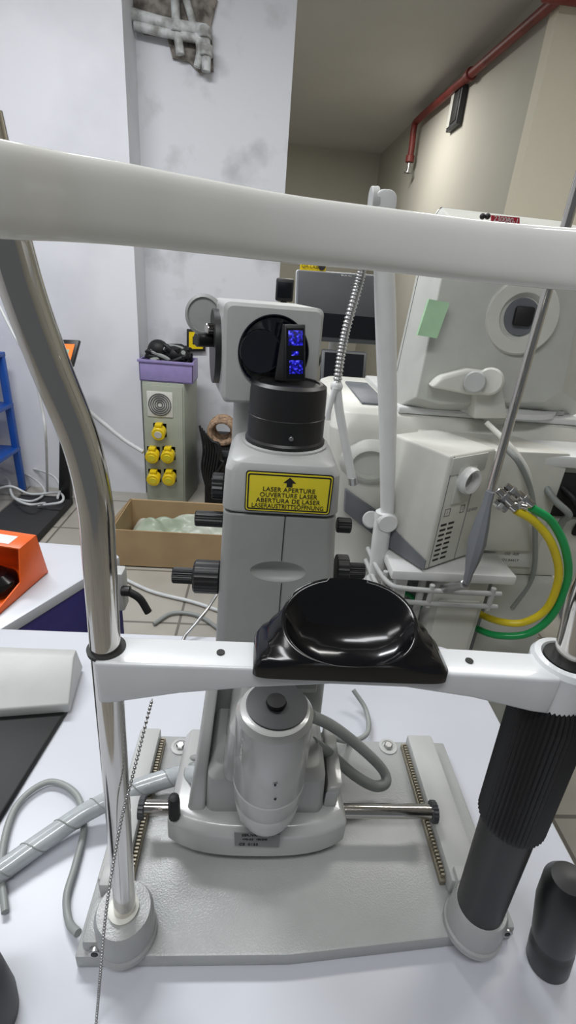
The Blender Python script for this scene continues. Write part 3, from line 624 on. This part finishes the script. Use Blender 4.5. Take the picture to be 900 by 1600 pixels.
MS=thing('monitor_stand',(.03,3.06,0),'black device on a slim pole behind the ultrasound monitor','monitor')
q0=P(430,470,y=3.0);q1=P(460,436,y=3.0)
b=B(); b.box((q0.x,3.0,q0.z),(q1.x,3.12,q1.z),M['blk'],.01); b.box((q0.x+.01,2.996,q0.z+.02),(q1.x-.01,3.0,q1.z-.02),M['scr'],.002); b.done('screen',MS)
b=B(); mx_=(q0.x+q1.x)/2; b.cyl((mx_,3.06,.02),(mx_,3.06,q0.z+.01),.02,M['blk']); b.cyl((mx_,3.06,0),(mx_,3.06,.03),.11,M['blk']); b.done('stand',MS)
# ---------------- ventilator workstation
V=thing('ventilator_workstation',(.5,1.25,0),'large white ventilator workstation with rear of a display and gas hoses','ventilator')
AY=1.0
SA=thing('support_arm',P(590,905,y=AY),parent=V)
b=B(); b.tube([P(597,335,y=AY),P(600,420,y=AY),P(603,520,y=AY),P(606,660,y=AY),P(605,800,y=AY)],lambda t:.0155+.005*math.sin(math.pi*min(1,t*1.0)),M['white'],sub=6,seg=20); b.done('upper_arm',SA)
b=B(); b.tube([P(601,800,y=AY),P(594,850,y=AY),P(588,912,y=AY)],.021,M['white'],sub=6,seg=20); k=P(603,812,y=AY); b.cyl(k-Y3*.024,k+Y3*.024,.024,M['white']); k=P(588,908,y=AY); b.cyl(k-Z3*.03,k+Z3*.01,.026,M['lgrey']); b.box((k.x-.02,k.y-.02,k.z-.03),(.36,k.y+.02,k.z-.005),M['lgrey'],.004); b.done('lower_arm',SA)
b=B(); b.loft([[Vector((p.x,yy,p.y)) for p in rr(P(584,300,y=AY).x,P(618,300,y=AY).x,P(600,338,y=AY).z,P(600,299,y=AY).z,.015,0)] for yy in(AY-.025,AY+.02)],M['white'],bevel=.004); b.cyl(P(578,318,y=AY)-Vector((.0,.0,0)),P(590,318,y=AY),.026,M['lgrey']); b.done('arm_head',SA)
g=[P(577,325,y=AY),P(572,370,y=AY),P(566,420,y=AY),P(556,460,y=AY),P(542,510,y=AY),P(533,555,y=AY),P(526,605,y=AY)]
b=B(); gs=spline(g,24); nG=len(gs)
b.tube(g[:3],.010,M['white'],sub=8)
b.tube(gs[30:],lambda t:.0082+.0012*math.sin(t*(nG-30)*2.1),M['steel'],sub=4,seg=14)
b.done('gooseneck',SA,'flexible chrome gooseneck')
b=B(); b.tube([P(526,600,y=AY),P(530,640,y=AY),P(541,700,y=AY),P(551,752,y=AY)],.0095,M['white'],sub=6); b.cyl(P(551,745,y=AY),P(552,757,y=AY),.011,M['steel']); b.tube([P(524,606,y=AY-.01),P(514,640,y=AY-.01),P(512,656,y=AY-.01)],.006,M['white']); b.sphere(P(526,604,y=AY),.013,M['white']); b.done('hose_holder',SA)
b=B()
mt=1.07
secs=[rr(.215,.80,1.13,1.65,.05,.62),rr(.19,.82,1.11,1.65,.05,.85),rr(.17,.83,1.12,1.65,.05,1.02),rr(.185,.82,1.14,1.64,.05,1.06),rr(.20,.80,1.16,1.62,.05,mt)]
b.loft(secs,M['cream'],bevel=.004)
b.box((.33,1.145,1.066),(.80,1.60,1.083),M['white'],.006)
b.box((.25,1.20,1.068),(.32,1.50,1.076),M['mg'],.003); b.box((.36,1.18,1.083),(.50,1.40,1.10),M['warmw'],.004); b.box((.62,1.17,1.083),(.76,1.40,1.095),M['lgrey'],.004)
b.prism([(.36,1.16,.78),(.36,1.16,1.035),(.46,.985,1.035),(.46,.985,.78)],(.24,.02,0),M['cream'],.006)
b.done('main_body',V,'cream main body')
b=B(); c=P(578,722,y=1.12); b.lathe([(.075,0),(.075,.01),(.06,.025),(.045,.03),(.04,.015)],M['panel'],axis(Vector((c.x,1.125,c.z)),(-.1,-1,0)),40,sx=.8); q=[P(540,765,y=1.10),P(590,800,y=1.10),P(585,838,y=1.10),P(538,800,y=1.10)]; b.prism(q,(0,.02,0),M['mg'],.004); b.cyl(P(580,812,y=1.1),P(580,812,y=1.06),.022,M['lgrey']); b.done('side_port',V,'round port and grey trim')
b=B(); b.box((.18,1.05,.60),(.84,1.66,.625),M['white'],.008); b.done('shelf',V)
A=Vector((.381,.90,0));Lc=Vector((.297,1.04,0));Rc=Vector((.512,.979,0));Bc=Lc+Rc-A
def up(v,z): return Vector((v.x,v.y,z))
b=B(); b.hexa([up(A,.775),up(Rc,.775),up(Bc,.775),up(Lc,.775)],[up(A,1.043),up(Rc,1.043),up(Bc,1.043),up(Lc,1.043)],M['cream'],.007,3)
ux=(Rc-A).normalized(); nx=ux.cross(Z3); uL=(A-Lc).normalized(); nL=uL.cross(Z3)
def onR(t,z,o=.0): return A+ux*t+nx*o+Z3*z
def onL(t,z,o=0.): return Lc+uL*t+nL*o+Z3*z
for i in range(8):
    for j in range(2): b.box((-.0095,-.0026,-.002),(.0095,.0026,.001),M['ink'],.001,fr(onR(.030+j*.025,.795+i*.0125),ux,Z3))
b.box((-.0007,-.13,-.001),(.0007,.13,.0008),M['mg'],0,fr(onR(.012,.91),ux,Z3))
b.box((-.0007,-.13,-.001),(.0007,.10,.0008),M['mg'],0,fr(onR(.1,.91),ux,Z3))
b.prism([onL(.0,.777,.0005),onL(.163,.777,.0005),onL(.163,.80,.0005),onL(.05,.83,.0005),onL(.0,.84,.0005)],nL*.003,M['mg'],0)
b.box((-.06,-.018,-.001),(.055,.02,.003),M['panel'],.003,fr(onR(.068,1.018),ux,Z3))
b.box((-.028,-.045,-.001),(.030,.038,.004),M['panel'],.004,fr(onR(.064,.975),ux,Z3))
b.lathe([(.028,0),(.030,.014),(.026,.022),(.021,.020),(.019,.004)],M['white'],axis(onR(.064,.985),nx),36)
b.text('CE 0123',.010,M['inkg'],fr(onR(.12,.90,.0005),ux,Z3))
for t_2,w_2 in((.032,.018),(.082,.014)):
    M4=fr(onR(t_2,.912,.0),ux,Z3)
    for lo,hi in(((-w_2/2,-.009,0),(-w_2/2+.0012,.009,.0008)),((w_2/2-.0012,-.009,0),(w_2/2,.009,.0008)),((-w_2/2,.0078,0),(w_2/2,.009,.0008)),((-w_2/2,-.009,0),(w_2/2,-.0078,.0008))): b.box(lo,hi,M['inkg'],0,M4)
    b.text('i',.012,M['inkg'],fr(onR(t_2,.908,.0005),ux,Z3))
b.done('gas_module',V,'cream gas module with vent slots')
b=B(); b.box((.56,1.02,.70),(1.05,1.45,1.0),M['cream'],.012); b.box((.64,1.012,.875),(1.02,1.03,.985),M['ink'],.004); b.box((.53,1.0,1.0),(1.08,1.5,1.03),M['white'],.008)
b.box((.58,1.013,.73),(.70,1.022,.85),M['white'],.002)
for i in range(6):
    b.text(['Rx Only','230V~ 50Hz','IPX1  93 kg','CE 0123','O2  AIR','SN 04417'][i],.011,M['inkg'],fr((.64,1.0125,.835-i*.018),X3,Z3))
for i in range(7):
    b.tube([Vector((.66+.05*i,1.02,.96-.01*(i%3))),Vector((.68+.05*i,.985,.93)),Vector((.72+.04*i,.975,.90-.02*(i%2))),Vector((.73+.045*i,1.0,.87)),Vector((.74+.045*i,1.02,.83))],.008,M['rub' if i%3 else 'cableg'])
b.done('rear_module',V,'cream module with cable bay')
# display
b=B()
far=[(690,324),(880,346),(960,372),(915,640),(868,662),(640,650),(608,640),(655,430),(676,345)]
near=[(716,352),(868,368),(925,392),(880,610),(850,628),(690,632),(650,622),(688,440),(706,368)]
f_=[P(x,y,y=1.22+(640-y)*.00012) for x,y in far]; n_=[P(x,y,y=1.11+(640-y)*.00012) for x,y in near]
mid_=[a.lerp(c_,.12) for a,c_ in zip(f_,n_)]
b.loft([[p+Y3*.03 for p in f_],f_,n_],M['panel'],bevel=.004,seg=3)
ctr=sum(f_,Vector())/len(f_)
b.loft([[ctr+(p-ctr)*1.004+Y3*.004 for p in f_],[ctr+(p-ctr)*1.004 +Y3*.0055 for p in f_]],M['dk'])
for k_ in(0,1):
    c_=P(754+8*k_,338,y=1.165); b.sphere(c_,.006,M['ink'],sc=(1,1,1))
b.done('display_housing',V,'large tilted warm grey display housing')
b=B(); c=P(815,496,y=1.125); ax=axis(c+Y3*.01,(-.12,-1,.05))
b.lathe([(.080,0),(.080,.014),(.076,.020),(.05,.019),(.042,.008),(.02,.006)],M['warmw'],ax,56); b.lathe([(.040,.0075),(.038,.012),(.03,.011)],M['mg'],ax,40); b.box((-.022,-.018,.008),(.018,.024,.022),M['ink'],.006,ax)
b.done('swivel_hub',V,'round white swivel hub')
b=B(); q=[P(650,523,y=1.105),P(668,467,y=1.12),P(700,473,y=1.115),P(680,528,y=1.10)]; b.prism(q,(0,-.012,0),M['mint'],0); b.done('tape',V,'mint green tape patch')
b=B(); q=[P(768,336,y=1.13),P(812,340,y=1.13),P(812,352,y=1.13),P(768,349,y=1.13)]; b.prism(q,(0,.004,0),M['red'],0); b.text('230080-1',.014,M['white'],fr(P(790,348,y=1.127),X3-Z3*.03,Z3)); b.done('number_label',V,'red number label')
b=B()
b.loft([[P(x,y,y=1.08)+Y3*dy for x,y in((674,606),(690,590),(735,578),(770,582),(784,600),(765,618),(735,618))] for dy in(0,.06)],M['warmw'],bevel=.008,seg=3)
b.cyl(P(765,596,y=1.065),P(765,596,y=1.16),.030,M['warmw']); b.cyl(P(742,597,y=1.060),P(742,597,y=1.10),.024,M['lgrey']); b.loft([[P(x,y,y=1.09)+Y3*dy for x,y in((745,600),(785,600),(795,655),(740,655))] for dy in(0,.07)],M['warmw'],bevel=.006)
b.done('hinge',V,'white hinge knuckle')
b=B(); b.tube([P(768,610,y=1.15),P(768,645,y=1.18),P(768,690,y=1.2)],.045,M['warmw'],seg=24); k=P(768,680,y=1.2); b.lathe([(.10,0),(.10,.012),(.06,.02)],M['white'],Matrix.Translation((k.x,k.y,mt+.012)),40,sx=1.4); b.done('neck',V)
b=B(); k0=P(730,905,y=.80);k1=P(766,768,y=.815); px_=P(770,752,y=.825).x; b.cyl((px_,.825,k1.z-.01),(px_+.006,.825,1.9),.0080,M['chrome'],bevel=.001); b.done('pole',V,'slim chrome pole')
b=B(); d=k1-k0; LL=d.length
b.lathe([(.008,-.01),(.011,0),(.012,LL*.08),(.020,LL*.25),(.025,LL*.45),(.020,LL*.66),(.013,LL*.85),(.012,LL)],M['mg'],axis(k0,d),8,sy=.6); b.cyl(k0-d*.0-Z3*.012,Vector((k0.x,.89,.735)),.010,M['steel']); b.done('hose_cone',V,'grey tapered clamp')
b=B()
for (x0_,y0_,x1_,y1_,r_) in((776,765,800,788,.009),(790,758,812,776,.007),(798,786,824,792,.008),(808,770,832,790,.008),(772,783,792,798,.007),(782,776,806,797,.008)):
    b.cyl(P(x0_,y0_,y=.86),P(x1_,y1_,y=.845),r_,M['chrome'],seg=6 if r_<.008 else 20); m_=P(x0_,y0_,y=.86).lerp(P(x1_,y1_,y=.845),.5); dd=(P(x1_,y1_,y=.845)-P(x0_,y0_,y=.86)).normalized(); b.cyl(m_-dd*.004,m_+dd*.004,r_*1.35,M['steel'],seg=6)
b.cyl(P(785,770,y=.86),P(785,770,y=1.02),.010,M['chrome'])
b.done('gas_fitting',V,'chrome gas fittings')
b=B(); b.tube([P(806,797,y=.85),P(835,815,y=.85),P(862,850,y=.85),P(873,900,y=.86),P(855,950,y=.87),P(820,972,y=.88),P(786,972,y=.9),P(755,962,y=.97),P(740,952,y=1.02)],.0085,M['ylh']); b.done('yellow_hose',V,'yellow gas hose')
b=B(); b.tube([P(830,793,y=.85),P(862,815,y=.85),P(884,860,y=.85),P(886,910,y=.86),P(862,962,y=.87),P(825,990,y=.88),P(778,993,y=.9),P(745,982,y=.97),P(735,972,y=1.02)],.0085,M['grn']); b.done('green_hose',V,'green gas hose')
b=B(); b.tube([P(608,912,y=1.0),P(618,922,y=1.0),P(640,930,y=.98),P(656,948,y=.98)],.006,M['grn']); b.done('green_hose',V,'short green gas hose')
b=B(); b.tube([P(790,700,y=.95),P(812,725,y=.93),P(830,770,y=.95),P(836,830,y=.98),P(832,900,y=1.0),P(800,950,y=1.0)],.006,M['cableg']); b.tube([P(760,660,y=1.05),P(800,700,y=1.0),P(825,740,y=.98),P(828,780,y=.98)],.006,M['warmw']); b.done('cable',V,'grey trailing cables')
b=B()
b.box((.31,.90,.745),(.60,1.1,.770),M['white'],.006)
for z_ in(.735,.70): b.tube([(.29,1.06,z_),(.295,.96,z_),(.31,.90,z_),(.34,.885,z_),(.44,.88,z_),(.56,.88,z_)],.006,M['lgrey'],sub=6)
for x_,y_ in((.305,.93),(.40,.882),(.54,.88)): b.cyl((x_,y_,.69),(x_,y_,.75),.006,M['lgrey'])
b.box((.43,.93,.12),(.56,1.12,.745),M['panel'],.01); b.box((.445,.925,.20),(.545,.932,.68),M['cream'],.003); b.box((.34,.95,.12),(.37,.98,.745),M['white'],.004); b.box((.385,.98,.30),(.43,1.10,.735),M['mg'],.006); b.cyl((.405,.95,.13),(.405,.95,.745),.009,M['lgrey']); b.box((.60,1.0,.12),(.78,1.3,.70),M['panel'],.01); b.box((.30,.92,.09),(.85,1.45,.13),M['lgrey'],.02)  # mid grey boxes between the posts stand in for shadow under the tray
b.box((.57,1.0,.45),(.61,1.2,.72),M['mg'],.006)
b.done('frame',V,'white cart frame')
for x,y in((.34,.95),(.80,.95),(.34,1.42),(.82,1.42)):
    b=B(); b.cyl((x-.02,y,.05),(x+.02,y,.05),.05,M['mg']); b.box((x-.03,y-.02,.05),(x+.03,y+.02,.11),M['lgrey'],.01); b.done('caster',V)
for px,py in((822,948),(893,955)):
    b=B(); c=P(px,py,z=.07); b.cyl(c-Vector((.02,.0,0)),c+Vector((.02,0,0)),.07,M['mg'],seg=40); b.cyl(c-Vector((.024,0,0)),c+Vector((.024,0,0)),.03,M['lgrey']); b.box(c+Vector((-.03,-.02,0)),c+Vector((.03,.02,.10)),M['lgrey'],.01); b.done('caster',V,'large grey rubber caster')
# ---------------- lights
def area(loc,sx,sy,e,col=(1,1,1),rot=(0,0,0)):
    l=bpy.data.lights.new('lamp','AREA'); l.shape='RECTANGLE'; l.size=sx; l.size_y=sy; l.energy=e; l.color=col
    o=bpy.data.objects.new('ceiling_light',l); o.location=loc; o.rotation_euler=rot; scene.collection.objects.link(o)
area((-.9,1.5,2.93),1.3,.25,50,(.96,.98,1)); area((-.2,-.5,2.93),1.4,.3,24,(.97,.98,1)); area((1.3,1.6,2.93),1.2,.25,22,(1,.98,.94)); area((-1.6,-.9,2.93),1.2,.3,12); area((.55,5.0,2.93),.8,.3,32,(1,.98,.93))  # second light is an added front fill to brighten the forehead band
w=bpy.data.worlds.new('w'); scene.world=w; w.use_nodes=True; w.node_tree.nodes['Background'].inputs[0].default_value=(.8,.84,.9,1); w.node_tree.nodes['Background'].inputs[1].default_value=.15
scene.view_settings.view_transform='Standard'
# ---------------- camera
cd=bpy.data.cameras.new('camera'); cd.sensor_fit='VERTICAL'; cd.sensor_height=36; cd.sensor_width=36; cd.lens=FP/1600*36; cd.clip_start=.01; cd.clip_end=50
co=bpy.data.objects.new('camera',cd); scene.collection.objects.link(co)
m=Matrix(((R.x,-R.y,-R.z,0),(F.x,-F.y,-F.z,0),(-D.x,D.y,D.z,CAMZ),(0,0,0,1)))
co.matrix_world=m; scene.camera=co
